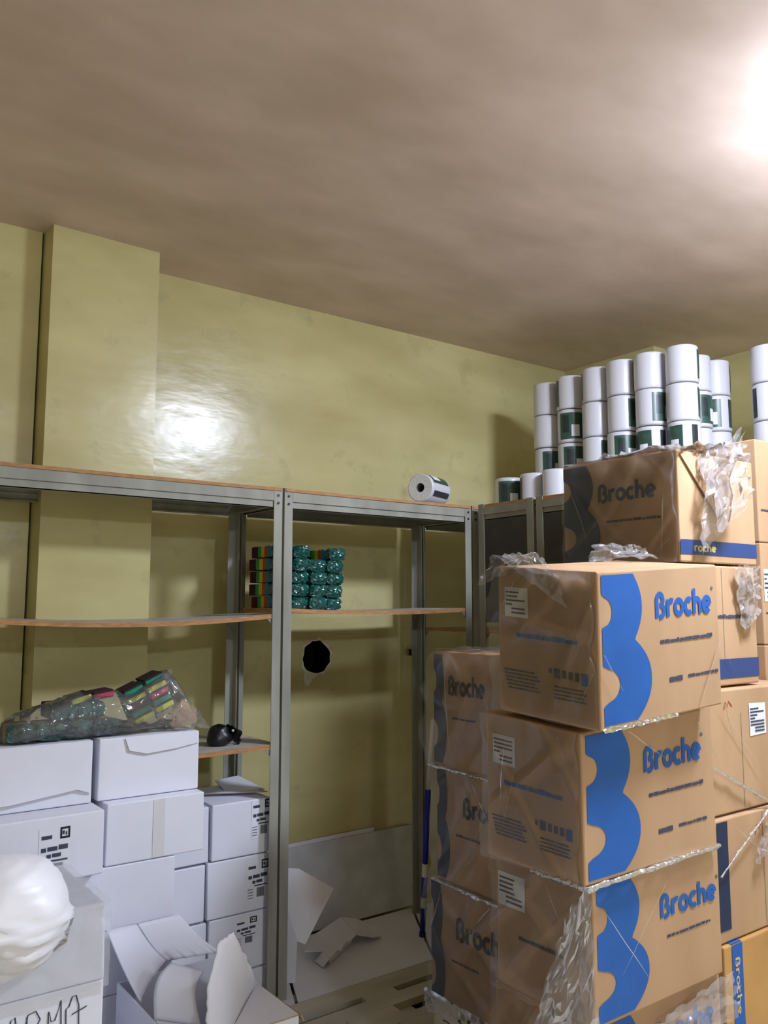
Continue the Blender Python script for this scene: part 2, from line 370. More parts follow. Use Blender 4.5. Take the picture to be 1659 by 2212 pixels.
def ribbon(pts, w_, closed=False, asp=1.0):
    """stroke along a polyline in 'real' units, returned as (pts, faces)"""
    P = [Vector((x, y)) for x, y in pts]; L, R = [], []
    for i, p in enumerate(P):
        a = P[i - 1] if (i or closed) else p; b = P[(i + 1) % len(P)] if (i < len(P) - 1 or closed) else p
        d = (b - a)
        d = d.normalized() if d.length > 1e-9 else Vector((1, 0))
        n = Vector((-d.y, d.x)) * w_ / 2; L.append(p + n); R.append(p - n)
    k = len(P); vs = [tuple(v) for v in L + R]; rng = range(k if closed else k - 1)
    return (vs, [(i, k + i, k + (i + 1) % k, (i + 1) % k) for i in rng])
def arc(cx, cy, rx, ry, a0, a1, n=14):
    return [(cx + rx * math.cos(math.radians(a0 + (a1 - a0) * i / n)), cy + ry * math.sin(math.radians(a0 + (a1 - a0) * i / n))) for i in range(n + 1)]
# stroke alphabet of the logo word, x-height 1, (strokes, advance)
LOGO = {
 'B': ([[(0.17, -0.0), (0.17, 0.95)] + arc(.47, .98, .30, .36, 170, 0, 10) + arc(.45, .98, .32, .26, -10, -75, 5), arc(.50, .38, .36, .34, 95, -85, 12) + [(.40, .045)]], 1.08),
 'r': ([[(0.15, 0), (0.15, 1.0)], arc(.50, .55, .32, .36, 165, 60, 8)], 0.74),
 'o': ([arc(.5, .5, .36, .40, 0, 360, 22)], 1.02),
 'c': ([arc(.5, .5, .36, .40, 52, 308, 18)], 0.90),
 'h': ([[(0.15, 0), (0.15, 1.5)], arc(.45, .52, .30, .36, 175, 0, 10) + [(.75, 0)]], 0.96),
 'e': ([[(.16, .5), (.82, .5)], arc(.5, .5, .36, .40, 0, 315, 18)], 1.0)}
def word(face, text, x, y, xh, width, m, parent, name='lettering', wt=.32):
    """logo word starting at fraction x with baseline at fraction y, x-height xh and width as fractions"""
    tot = sum(LOGO[c][1] for c in text); polys = []; cx = 0
    for c in text:
        for st in LOGO[c][0]:
            v, f = ribbon(st, wt)
            polys.append(([(x + (cx + a) / tot * width, y + b * xh) for a, b in v], f))
        cx += LOGO[c][1]
    return decal(name, face, polys, m, parent, 0.0016)
def emblem(face, m, parent, s=1.0, dx=0.0):
    """the big two-lobed B: straight back, two round bites, two bulging lobes (fractions of the face)"""
    n = 48; right, left = [], []
    for i in range(n + 1):
        v = 0.025 + (0.972 - 0.025) * i / n               # measured from the top
        if v < 0.455: xr = 0.334 - 0.065 * abs((v - 0.24) / 0.215) ** 2.0
        else: xr = 0.395 - 0.125 * abs((v - 0.715) / 0.26) ** 2.2
        xl = 0.027
        for c, ry, rx in ((0.26, 0.10, 0.075), (0.725, 0.112, 0.122)):
            if abs(v - c) < ry: xl = max(xl, 0.027 + rx * math.sqrt(1 - ((v - c) / ry) ** 2))
        right.append((max(dx + xr * s, .001), 1 - v)); left.append((max(dx + xl * s, .001), 1 - v))
    fs = [(i, n + 1 + i, n + 2 + i, i + 1) for i in range(n)]
    return decal('emblem', face, [(left + right, fs)], m, parent)
def fine_print(face, x0, x1, y, h, m, parent, seed=0, gap=.3):
    """one line of small print as separate word marks"""
    r = random.Random(seed); polys = []; x = x0
    while x < x1 - .01:
        wd = min(r.uniform(.02, .07), x1 - x); polys.append(rect(x, x + wd, y, y + h * r.uniform(.75, 1.1))); x += wd + h * gap
    return decal('small_print', face, polys, m, parent)
def sticker(face, x0, x1, y0, y1, parent, seed=1, lines=6, skew=0.0):
    lab = decal('label', face, [([(x0, y0 - skew), (x1, y0), (x1, y1), (x0, y1 + skew)], [(0, 1, 2, 3)])], M_LABEL, parent, .0018)
    r = random.Random(seed); polys = []; h = (y1 - y0)
    for k in range(lines):
        y = y1 - h * (.14 + .82 * k / lines); a = x0 + (x1 - x0) * (.05 if k < lines - 2 else .3)
        polys.append(rect(a, a + (x1 - x0) * r.choice((.88, .6, .3, .45, .55)) * .95 if k < lines - 2 else x1 - (x1 - x0) * .12, y - h * .055, y))
    decal('label_print', face, polys, M_INK, lab, .0024)
    return lab
def hexa(x0, x1, y0, y1, zb, zt):
    """prism over a rectangle with sloping bottom and top; zb, zt = heights at near corner, right corner, left corner"""
    b0, bR, bL = zb; t0, tR, tL = zt
    return [(x0, y0, b0), (x1, y0, bR), (x1, y1, bR + bL - b0), (x0, y1, bL), (x0, y0, t0), (x1, y0, tR), (x1, y1, tR + tL - t0), (x0, y1, tL)]
def faces_of(v):
    return dict(right=Face(v[0], v[1], v[5], v[4]), left=Face(v[3], v[0], v[4], v[7]), top=Face(v[4], v[5], v[6], v[7]))
def carton(label, v, m=M_CARTON, name='carton', group=None):
    c = sum((Vector(p) for p in v[:4]), Vector()) / 4
    t = thing(name, label, 'carton', c, group)
    bevelled('body', v, BOXF, m, t, .005, 2)
    return t, faces_of(v)
def wrap(v, parent, amp=0.010, seed=0, m=None, bulge=0.0, name='plastic_wrap', diag=1.0, top=True, lift=.006):
    """stretch film round the two visible faces of a carton (and over its lid), pulled into folds"""
    A, B, C_ = Vector(v[7]), Vector(v[4]), Vector(v[5]); a, b, c = Vector(v[3]), Vector(v[0]), Vector(v[1])
    l1 = (B - A).length; l2 = (C_ - B).length; tot = l1 + l2
    n1 = (Vector(v[0]) - Vector(v[3])).cross(Vector((0, 0, 1))).normalized(); n2 = (Vector(v[1]) - Vector(v[0])).cross(Vector((0, 0, 1))).normalized()
    ctr = sum((Vector(p) for p in v), Vector()) / 8
    if n1.dot(ctr - A) > 0: n1 = -n1
    if n2.dot(ctr - A) > 0: n2 = -n2
    def fn(s, t):
        d = s * tot; t2 = .002 + t * .996
        if d < l1: p = a.lerp(b, d / l1).lerp(A.lerp(B, d / l1), t2)
        else: p = b.lerp(c, (d - l1) / l2).lerp(B.lerp(C_, (d - l1) / l2), t2)
        k = max(-1, min(1, (d - l1) / .05)) * .5 + .5
        n = (n1 * (1 - k) + n2 * k).normalized()
        q = Vector((d * 3.2 + diag * t * 1.1, t * 1.4 - d * .6 * diag, seed * 7.3))
        g = Vector((d * 7.0 - diag * t * 2.2, t * .9, seed * 3.1))
        f = max(0, ridge(q, .9)) ** 3 * .9 + max(0, ridge(g, .9)) ** 4 * .7 + .10 * noise.noise(q * 3)
        e = bulge * max(0, 1 - d / .10) * (.6 + .5 * noise.noise(Vector((t * 5, seed, 1)))) * math.sin(math.pi * min(1, max(.12, t))) ** .5
        return p + n * (lift + max(-.003, amp * f) + e * .6) + (A - B).normalized() * e
    o = grid(name, fn, 120, 56, m or M_WRAP, parent)
    if top:
        T = [Vector(v[k]) for k in (4, 5, 6, 7)]
        grid('plastic_wrap_top', lambda s, t: T[0].lerp(T[1], s).lerp(T[3].lerp(T[2], s), t) + Vector((0, 0, .006 + .008 * abs(noise.noise(Vector((s * 5, t * 4, seed + .5)))))), 30, 20, m or M_WRAP, parent)
    return o
def folds(f, parent, n, seed):
    """taut creases in the film: long thin slivers just off the face"""
    r = random.Random(seed)
    for k in range(n):
        x0, y0 = r.uniform(.02, .95), r.choice((r.uniform(.75, 1.0), r.uniform(0, .3), 1.0))
        a = r.choice((-1, 1)) * r.uniform(.05, .5); L_ = r.uniform(.25, .8) * (-1 if y0 > .5 else 1)
        w_ = r.uniform(.005, .012); pts = []
        for i in range(7):
            q = i / 6; pts.append((x0 + a * q + .02 * noise.noise(Vector((q * 2, k, seed))), y0 + L_ * q, w_ * math.sin(math.pi * min(.98, q + .06)) ** .7))
        pts = [p for p in pts if 0 < p[0] < 1 and 0 < p[1] < 1]
        if len(pts) < 3: continue
        vs = []
        for x, y, q in pts: vs += [f.p(x - q / 2, y, .0125), f.p(x, y, .0125 + q * .09), f.p(x + q / 2, y, .0125)]
        fs = []
        for i in range(len(pts) - 1): fs += [(3 * i, 3 * i + 1, 3 * i + 4, 3 * i + 3), (3 * i + 1, 3 * i + 2, 3 * i + 5, 3 * i + 4)]
        part('film_crease', vs, fs, M_FOLD, parent, True)
def crumple(name, pts, nu, nv, amp, freq, m, parent, seed=0, n=None):
    """a loose scrunched sheet spanning four corner points"""
    P = [Vector(p) for p in pts]
    nn = n or (P[1] - P[0]).cross(P[3] - P[0]).normalized()
    nu, nv = max(10, nu // 2), max(8, nv // 2); r = random.Random(seed * 13 + 5)
    J = {(i, j): Vector((r.uniform(-1, 1), r.uniform(-1, 1), r.uniform(-1, 1))) for i in range(nu + 1) for j in range(nv + 1)}
    def fn(s, t):
        i, j = round(s * nu), round(t * nv)
        jj = J[(i, j)]
        s2, t2 = s + jj.x * .35 / nu, t + jj.y * .35 / nv
        p = P[0].lerp(P[1], s2).lerp(P[3].lerp(P[2], s2), t2)
        q = Vector((s2 * freq, t2 * freq, seed * 3.7))
        d = (max(0, ridge(q, .8)) ** 2 - .35) * amp + jj.z * amp * .16
        edge = 1 + .25 * noise.noise(Vector((s2 * 6, t2 * 6, seed)))
        c_ = (P[0] + P[1] + P[2] + P[3]) / 4
        return c_ + (p - c_) * edge + nn * d
    return grid(name, fn, nu, nv, m, parent, smooth=False)

# ---- front stack of brown cartons (leaning a little towards the camera)
def art(t, f, blue, dx=0.0, s=1.0, tx=.44, tw=.49, ty=.665, xh=.118, url=True):
    emblem(f, blue, t, s, dx)
    word(f, 'Broche', tx, ty, xh, tw, blue, t)
    decal('trade_mark', f, [ribbon([(tx + tw + .012 + .008 * math.cos(a / 6 * math.pi), ty + xh * 1.42 + .011 * math.sin(a / 6 * math.pi)) for a in range(13)], .005)], M_INK, t)
    if url:
        fine_print(f, tx + .035, tx + tw + .01, ty - .175, .026, M_INK, t, 3, .2)
        fine_print(f, tx + .10, tx + .21, ty - .44, .032, M_INK, t, 5, .15); fine_print(f, tx + .26, tx + tw + .04, ty - .43, .02, M_INK, t, 6, .3)
def end_art(t, f, seed=1):
    sticker(f, .08, .33, .655, .86, t, seed)
    fine_print(f, .20, .81, .52, .032, M_BLUE, t, 11, .12)
    for k, (a, b, y0, y1) in enumerate(((.53, .56, .31, .345), (.58, .64, .285, .35), (.66, .70, .29, .345), (.72, .76, .29, .34), (.78, .82, .285, .34), (.84, .90, .265, .345))):
        decal('pictogram', f, [rect(a, b, y0, y1)], M_BLUE if k in (0, 5) else M_INK, t)
    for k in range(6): fine_print(f, .055 + .01 * k, .40 + .02 * (k % 3), .285 - .024 * k, .012, M_INK, t, 20 + k, .35)
    for k in range(4): fine_print(f, .58, .86 + .02 * (k % 2), .225 - .024 * k, .012, M_INK, t, 40 + k, .35)

F1 = hexa(1.645, 2.165, 1.352, 1.700, (1.197, 1.229, 1.218), (1.585, 1.618, 1.612))
t, f = carton('brown carton with blue lettering, topmost of the front stack, crumpled clear film on its lid', F1, group='brown cartons in clear film')
art(t, f['right'], M_BLUE); end_art(t, f['left'], 1)
wrap(F1, t, .016, 1, top=False, bulge=.03)
crumple('plastic_wrap_crumple', [(1.634, 1.700, 1.640), (1.624, 1.440, 1.500), (1.634, 1.470, 1.580), (1.690, 1.600, 1.648)], 44, 40, .014, 4.0, M_WRAP2, t, 2)
crumple('plastic_wrap_crumple', [(1.612, 1.740, 1.560), (1.628, 1.600, 1.605), (1.70, 1.62, 1.645), (1.665, 1.745, 1.645)], 36, 36, .012, 3.0, M_WRAP, t, 3)
crumple('plastic_wrap_crumple', [(2.02, 1.69, 1.640), (2.16, 1.54, 1.645), (2.17, 1.62, 1.690), (2.06, 1.70, 1.690)], 30, 24, .016, 3.0, M_WRAP2, t, 5)
folds(f['right'], t, 2, 1); folds(f['left'], t, 3, 2)
grid('plastic_wrap_edge', lambda s, u: Vector((1.640 + .30 * s, 1.342 - .006 * u, 1.206 + .019 * s - .010 * u + .005 * noise.noise(Vector((s * 14, u * 3, 4))))), 40, 4, M_WRAP2, t)

F2 = hexa(1.648, 2.212, 1.418, 1.758, (.820, .826, .820), (1.187, 1.218, 1.207))
t, f = carton('brown carton with blue lettering, second from top of the front stack', F2, group='brown cartons in clear film')
art(t, f['right'], M_BLUE, tx=.43, tw=.46, ty=.64); end_art(t, f['left'], 2)
folds(f['right'], t, 2, 3); folds(f['left'], t, 3, 4)
wrap(F2, t, .018, 2, top=False, diag=-1, bulge=.012)
F3 = hexa(1.690, 2.238, 1.432, 1.772, (.474, .474, .474), (.812, .818, .812))
t, f = carton('brown carton with blue lettering, third from top of the front stack', F3, group='brown cartons in clear film')
art(t, f['right'], M_BLUE, tx=.49, tw=.47, ty=.60, url=False); fine_print(f['right'], .54, .90, .44, .02, M_INK, t, 8, .3)
sticker(f['left'], .03, .33, .62, .88, t, 3); fine_print(f['left'], .25, .72, .40, .03, M_INK, t, 12, .15)
folds(f['right'], t, 2, 5); folds(f['left'], t, 3, 6)
wrap(F3, t, .020, 3, top=False, lift=.008, bulge=.01)
crumple('plastic_wrap_crumple', [(1.648, 1.405, .822), (1.654, 1.385, .40), (1.575, 1.56, .40), (1.63, 1.47, .74)], 40, 34, .020, 3.0, M_WRAP3, t, 8)
def seam(a, b, r, name, parent, m=M_WROLL, seed=0):
    a, b = Vector(a), Vector(b); d = (b - a).normalized(); u = d.orthogonal().normalized(); v_ = d.cross(u)
    def fn(s, q):
        th = 2 * math.pi * q; k = r * (.35 + 1.0 * abs(noise.noise(Vector((s * 9, math.cos(th) * 1.5, seed + math.sin(th) * 1.5)))))
        return a.lerp(b, s) + (u * math.cos(th) + v_ * math.sin(th)) * k
    return grid(name, fn, 60, 10, m, parent)
seam((1.64, 1.408, .818), (2.22, 1.415, .826), .011, 'plastic_wrap_roll', t, seed=4)
seam((1.645, 1.40, .818), (1.655, 1.60, .815), .012, 'plastic_wrap_roll', t, seed=6)
F4 = hexa(1.70, 2.25, 1.452, 1.792, (.10, .10, .10), (.470, .470, .470))
t, f = carton('brown carton with blue lettering, lowest of the front stack, cut off by the picture edge', F4, group='brown cartons in clear film')
art(t, f['right'], M_BLUE, url=False); wrap(F4, t, .016, 4, top=False, lift=.012)
crumple('plastic_wrap_crumple', [(1.90, 1.42, .36), (2.27, 1.41, .36), (2.265, 1.425, .475), (1.86, 1.42, .43)], 34, 20, .018, 4.5, M_WRAP2, t, 11)

# ---- stack to the left behind it (lettering faces the aisle)
for k, (z0, z1, y0, y1, x0, lab, sd) in enumerate(((.985, 1.352, 1.800, 2.170, 1.800, 'brown carton with shade-darkened lettering, topmost of the stack beside the mop handle', 5),
                                                  (.622, .983, 1.802, 2.175, 1.815, 'brown carton with shade-darkened lettering, middle one of the stack beside the mop handle', 6),
                                                  (.215, .620, 1.805, 2.215, 1.820, 'brown carton with shade-darkened lettering, lowest of the stack beside the mop handle', 7))):
    v = hexa(x0, x0 + .46, y0, y1, (z0, z0, z0), (z1, z1, z1))
    t, f = carton(lab, v, group='brown cartons in clear film')
    fl = f['left']
    emblem(fl, M_NAVY_SHADED, t, .46, -.012)  # same blue print, drawn in navy to put shade into the colour
    word(fl, 'Broche', (.20, .34, .30)[k], (.63, .60, .60)[k], .115, (.47, .60, .60)[k], M_INKB, t)  # blue lettering drawn near-black, shade painted into the ink
    fine_print(fl, .25, .55, .42, .02, M_INK, t, 13 + k, .3)
    folds(fl, t, 3, 10 + k)
    wrap(v, t, .020, sd, top=(k == 0), lift=.008, bulge=(.035, .03, .012)[k])
    if k < 2: seam((x0 - .016, y1 + .012, z0), (x0 - .012, y0 + .06, z0 - .006), .010, 'plastic_wrap_roll', t, seed=k + 3)
    else: grid('plastic_wrap_skirt', lambda s, u: Vector((x0 - .02 - .012 * abs(noise.noise(Vector((s * 6, u * 3, 2)))), y1 + .01 - .3 * s, z0 + .06 - .07 * u)), 30, 8, M_WRAP, t)
pt = thing('small_pallet', 'low wooden pallet under the carton stack beside the mop handle', 'pallet', (2.05, 2.0, 0))
for xa in (1.825, 2.01, 2.20): MB().box(xa, xa + .08, 1.81, 2.21, 0.0, .19).build('pallet_block', M_PALLET, pt)
for k in range(4): MB().box(1.822, 2.282, 1.808 + k * .105, 1.895 + k * .105, .19, .2145).build('deck_board', M_PALLET, pt)

# ---- stack to the right
T = hexa(2.305, 2.745, 1.560, 2.035, (1.640, 1.640, 1.640), (2.000, 2.000, 2.004))
t, f = carton('brown carton with dark blue lettering, highest of all, film bunched at its right corner', T, group='brown cartons in clear film')
emblem(f['left'], M_NAVY_SHADED, t, .92, -.02); word(f['left'], 'Broche', .33, .60, .118, .50, M_NAVY_SHADED, t); fine_print(f['left'], .40, .86, .40, .024, M_INK, t, 30, .2)
tp = decal('printed_tape', f['right'], [rect(0.0, 1.0, .07, .20)], M_TAPE, t, .0018); word(f['right'], 'Broche', .10, .10, .05, .34, M_GOLD, tp, 'tape_lettering')
slab('lid_flap', [(2.315, 1.556, 1.985), (2.50, 1.552, 1.80), (2.66, 1.556, 1.985)], .004, M_CARTON, t, M_WRAW)
folds(f['right'], t, 2, 14); folds(f['left'], t, 3, 15)
wrap(T, t, .012, 9, top=True)
crumple('plastic_wrap_crumple', [(2.36, 1.515, 1.66), (2.56, 1.47, 1.84), (2.60, 1.50, 2.09), (2.40, 1.53, 1.99)], 44, 44, .035, 4.2, M_WRAP2, t, 14)
crumple('plastic_wrap_crumple', [(2.30, 1.55, 2.006), (2.60, 1.50, 2.03), (2.70, 1.75, 2.06), (2.31, 1.9, 2.012)], 36, 30, .03, 3.6, M_WRAP2, t, 17)
R2 = hexa(2.320, 2.715, 1.555, 2.03, (1.245, 1.245, 1.245), (1.632, 1.632, 1.632))
t, f = carton('brown carton with a dark blue tape band along its foot, right stack, second from top', R2, group='brown cartons in clear film')
tp = decal('printed_tape', f['right'], [rect(0.0, 1.0, .06, .22)], M_TAPE, t, .0018); fine_print(f['right'], .2, .86, .56, .03, M_INK, t, 31, .2)
decal('box_seam', f['right'], [rect(.495, .505, .22, .98)], M_WRAW, t)
folds(f['right'], t, 2, 16)
wrap(R2, t, .016, 10, top=False)
crumple('plastic_wrap_crumple', [(2.60, 1.535, 1.42), (2.70, 1.530, 1.48), (2.70, 1.535, 1.64), (2.56, 1.535, 1.63)], 26, 30, .018, 4, M_WRAP2, t, 21)
R3 = hexa(2.330, 2.900, 1.520, 1.95, (.862, .862, .862), (1.238, 1.238, 1.238))
t, f = carton('brown carton with a paper slip and a red stamp, right stack, third from top', R3, group='brown cartons in clear film')
sticker(f['right'], .44, .61, .60, .86, t, 6, 8, .01)
decal('red_stamp', f['right'], [ribbon([(.19, .84), (.21, .90), (.225, .86), (.24, .905), (.27, .86)], .012)], M_RED, t)
decal('box_seam', f['right'], [rect(.355, .365, .02, .80)], M_WRAW, t)
folds(f['right'], t, 2, 17)
wrap(R3, t, .014, 11, top=False, diag=-1)
seam((2.33, 1.505, 1.02), (2.70, 1.50, .85), .007, 'plastic_wrap_roll', t, seed=9)
R4 = hexa(2.330, 2.900, 1.505, 1.94, (.500, .500, .500), (.856, .856, .856))
t, f = carton('brown carton with a dark vertical tape at its corner, right stack, second from bottom', R4, group='brown cartons in clear film')
decal('corner_tape', f['right'], [rect(.03, .13, .10, .98)], M_NAVY_SHADED, t, .0018); decal('box_seam', f['right'], [rect(.475, .485, .02, .98)], M_WRAW, t)
decal('red_stamp', f['right'], [ribbon([(.40, .80), (.42, .88), (.44, .84), (.46, .88)], .01)], M_RED, t)
folds(f['right'], t, 2, 18)
wrap(R4, t, .016, 12, top=False)
seam((2.34, 1.49, .70), (2.62, 1.485, .86), .005, 'plastic_wrap_roll', t, seed=12)
crumple('plastic_wrap_crumple', [(2.52, 1.485, .70), (2.60, 1.48, .74), (2.62, 1.485, .84), (2.57, 1.485, .80)], 20, 20, .016, 4, M_WRAP2, t, 24)
R5 = hexa(2.345, 2.900, 1.495, 1.93, (.11, .11, .11), (.496, .496, .496))
t, f = carton('golden brown carton with a bright blue printed tape, lowest of the right stack', R5, M_CARTON2, group='brown cartons in clear film')
tp = decal('printed_tape', f['right'], [rect(.07, .17, 0, .995)], M_BLUE, t, .0018)
vs = [f['top'].p(a, b, .0016) for a, b in ((.07, 0), (.17, 0), (.17, .12), (.07, .12))]; part('printed_tape', vs, [(0, 1, 2, 3)], M_BLUE, t)
polys = []; cx = 0
for c in 'Broche':
    for st in LOGO[c][0]:
        v_, f_ = ribbon(st, .26); polys.append(([(.098 + b * .030, .90 - (cx + a) / 5.7 * .42) for a, b in v_], f_))
    cx += LOGO[c][1]
decal('tape_lettering', f['right'], polys, M_GOLD, tp, .0024)
# the stacks stand on pallets on the floor
for (xa, xb, ya, yb, lab) in ((1.66, 2.28, 1.42, 1.778, 'wooden pallet under the front stack of brown cartons'), (2.32, 2.92, 1.47, 1.95, 'wooden pallet under the right stack of brown cartons')):
    pt = thing('small_pallet', lab, 'pallet', ((xa + xb) / 2, (ya + yb) / 2, 0))
    for k in range(3): MB().box(xa + k * (xb - xa - .09) / 2, xa + .09 + k * (xb - xa - .09) / 2, ya, yb, 0, .075).build('pallet_block', M_PALLET, pt)
    for k in range(4): MB().box(xa, xb, ya + k * (yb - ya - .08) / 3, ya + .08 + k * (yb - ya - .08) / 3, .075, .0995).build('deck_board', M_PALLET, pt)
# sliver of a further stack at the right edge of the picture
for k, (z0, z1) in enumerate(((1.735, 2.120), (1.362, 1.733), (.99, 1.36), (.615, .988), (.24, .613), (0.0, .238))):
    v = hexa(2.915, 3.235, 1.640, 1.98, (z0,) * 3, (z1,) * 3)
    t, f = carton('plain brown carton at the right picture edge, ' + ('topmost under the paper rolls', 'second from top, with a white label', 'third from top', 'fourth from top', 'fifth from top', 'lowest')[k], v, group='brown cartons at the right edge')
    if k == 1: sticker(f['right'], -.0 + .03, .22, .42, .74, t, 8, 6); fine_print(f['right'], .05, .2, .3, .02, M_INK, t, 50)
    if k == 0: fine_print(f['right'], .05, .4, .3, .02, M_INK, t, 51)

# ------------------------------------------------------------------ white cartons on the left
def white_carton(label, x0, x1, y0, y1, z0, z1, tape=None, lab=None, crease=None, group='white cartons'):
    v = boxv(x0, x1, y0, y1, z0, z1)
    r = random.Random(int(x0 * 1000 + z0 * 77)); v = [(a + r.uniform(-.002, .002), b + r.uniform(-.002, .002), c) for a, b, c in v]
    t = thing('white_carton', label, 'carton', ((x0 + x1) / 2, (y0 + y1) / 2, z0), group)
    bevelled('body', v, BOXF, M_WBOX, t, .004, 2)
    f = faces_of(v)['right']
    if tape: decal('packing_tape', f, [rect(tape[0], tape[1], .02, .98)], M_WTAPE, t)
    if crease:
        pts = [f.p(a, b, o) for a, b, o in crease]
        slab('lid_flap', pts, .003, M_WBOX, t, n=f.n)
    if lab:
        x, y, w_, h = lab
        l = decal('label', f, [rect(x, x + w_, y, y + h)], M_LABEL, t)
        P = lambda a, b, c, d: rect(x + w_ * a, x + w_ * b, y + h * c, y + h * d)
        decal('symbol_frame', f, [P(.68, 1.0, .78, .82), P(.68, 1.0, .96, 1.0), P(.68, .74, .82, .96), P(.94, 1.0, .82, .96), P(.76, .82, .86, .93), P(.86, .90, .84, .91)], M_INKB, l, .002)
        decal('label_print', f, [P(.08, .42, .80, .87), P(.08, .24, .56, .64), P(.28, .60, .57, .65), P(.64, .94, .58, .67), P(.26, .40, .44, .51), P(.44, .72, .45, .52), P(.34, .94, .37, .40)] +
              [P(.04, .30, .30 - .07 * k, .315 - .07 * k) for k in range(4)], M_INK, l, .002)
        decal('barcode', f, [P(.46 + .024 * k, .46 + .024 * k + (.016 if k % 3 else .010), .10, .33) for k in range(14)], M_INK, l, .002)
    return t, f
H = .183
white_carton('white carton at the left edge on top of the stack, under the bag of sponges', .495, .820, 2.600, 2.795, .915, 1.098, crease=[(.08, .985, .003), (.98, .985, .003), (.99, .16, .006), (.86, .25, .010), (.3, .14, .012), (.08, .12, .010)])
white_carton('white carton with a curved flap on top of the stack, nearest the black cap', .838, 1.163, 2.600, 2.795, .915, 1.098, crease=[(.24, .985, .004), (.99, .985, .003), (.99, .80, .004), (.75, .74, .006), (.45, .70, .007), (.28, .78, .007)])
white_carton('white carton with a printed shipping label, second layer of the left stack', .505, .830, 2.500, 2.790, .735, .913, lab=(.44, .03, .26, .80))
white_carton('white carton with a strip of clear tape down its middle, second layer of the stack', .852, 1.163, 2.550, 2.795, .735, .913, tape=(.46, .58))
white_carton('white carton under the taped carton, behind the torn-open carton', .780, 1.070, 2.552, 2.795, .552, .733)
white_carton('white carton hidden low behind the torn-open carton, second from the floor', .780, 1.070, 2.556, 2.795, .368, .550)
white_carton('white carton hidden low behind the torn-open carton, third from the floor', .780, 1.070, 2.556, 2.795, .184, .366)
white_carton('white carton hidden low behind the torn-open carton, on the floor', .780, 1.070, 2.556, 2.795, 0.0, .182)
for k in range(4): white_carton('white carton low in the left edge stack, %s' % ('on the floor', 'second from the floor', 'third from the floor', 'fourth from the floor')[k], .43, .765, 2.500, 2.790, .1838 * k, .1838 * k + .1815)
z5 = (0.0, .2, .398, .596)
for k, lab in enumerate(('white carton on the floor inside the shelving unit', 'white carton with an upside-down label inside the shelving unit, second from the floor', 'white carton with a label inside the shelving unit, second from top', 'white carton with an open lid, topmost inside the shelving unit')):
    t, f = white_carton(lab, (1.33, 1.33, 1.318, 1.333)[k], (1.568, 1.568, 1.566, 1.568)[k], 2.850, 3.15, z5[k], z5[k] + .194, lab=(None, (.42, .42, .36, .5), (.62, .16, .36, .74), (.66, .28, .34, .70))[k], group='white cartons inside the shelving unit')
    if k == 3:
        slab('lid_flap', [(1.345, 3.14, .792), (1.565, 3.14, .792), (1.565, 2.87, .806), (1.36, 3.0, .80)], .003, M_WBOX, t, M_WRAW)
        slab('lid_flap', [(1.45, 2.99, .797), (1.567, 2.90, .81), (1.567, 3.12, .825), (1.47, 3.13, .815)], .003, M_WBOX, t, M_WRAW)
for k, lab in enumerate(('white carton left of the labelled cartons inside the shelving unit, on the floor', 'white carton left of the labelled cartons inside the shelving unit, second from the floor', 'white carton left of the labelled cartons inside the shelving unit, second from top', 'white carton left of the labelled cartons inside the shelving unit, topmost')):
    white_carton(lab, 1.09, (1.322, 1.322, 1.312, 1.322)[k], 2.856, 3.15, z5[k], z5[k] + .19, group='white cartons inside the shelving unit')
tA, fA = white_carton('white carton with handwritten pen letters, lower left corner', .370, .708, 2.100, 2.470, .425, .612)
HAND = [[(.0, 0), (.10, .95), (.2, 1.0), (.34, .1)], [(.04, .45), (.33, .5)],
        [(.52, 0), (.50, .9)], [(.46, .55), (.52, .95), (.72, .98), (.84, .72), (.72, .5), (.52, .46)], [(.60, .46), (.88, 0)],
        [(1.04, -.1), (1.05, .85), (1.12, .55), (1.22, .55), (1.36, 1.05), (1.40, .0)],
        [(1.52, .05), (1.50, .75), (1.58, .8), (1.66, 1.05), (1.76, 1.05), (1.84, .75), (1.86, 0)], [(1.66, .55), (2.06, .65)]]
decal('handwriting', fA, [([(.36 + a * .255, .40 + .03 * a + b * .42) for a, b in v], f) for v, f in (ribbon(s, .035) for s in HAND)], M_INK, tA)
tB, fB = white_carton('white carton wrapped in cloudy film under the white plastic bag', .370, .708, 2.100, 2.470, .614, .788)
vB = boxv(.370, .708, 2.100, 2.470, .614, .788)
grid('plastic_wrap', lambda s, u: Vector((.365 + .352 * s, 2.090 - .010 * abs(noise.noise(Vector((s * 5, u * 4, 1)))), .60 + .195 * u)), 40, 26, M_CLOUDY, tB)
grid('plastic_wrap_top', lambda s, u: Vector((.365 + .352 * s, 2.088 + .36 * u, .793 + .012 * abs(noise.noise(Vector((s * 5, u * 5, 7)))))), 30, 30, M_CLOUDY, tB)
for k in range(2): white_carton('white carton below the handwritten one, %s' % ('on the floor', 'second from the floor')[k], .370, .708, 2.100, 2.470, .212 * k, .212 * k + .210)

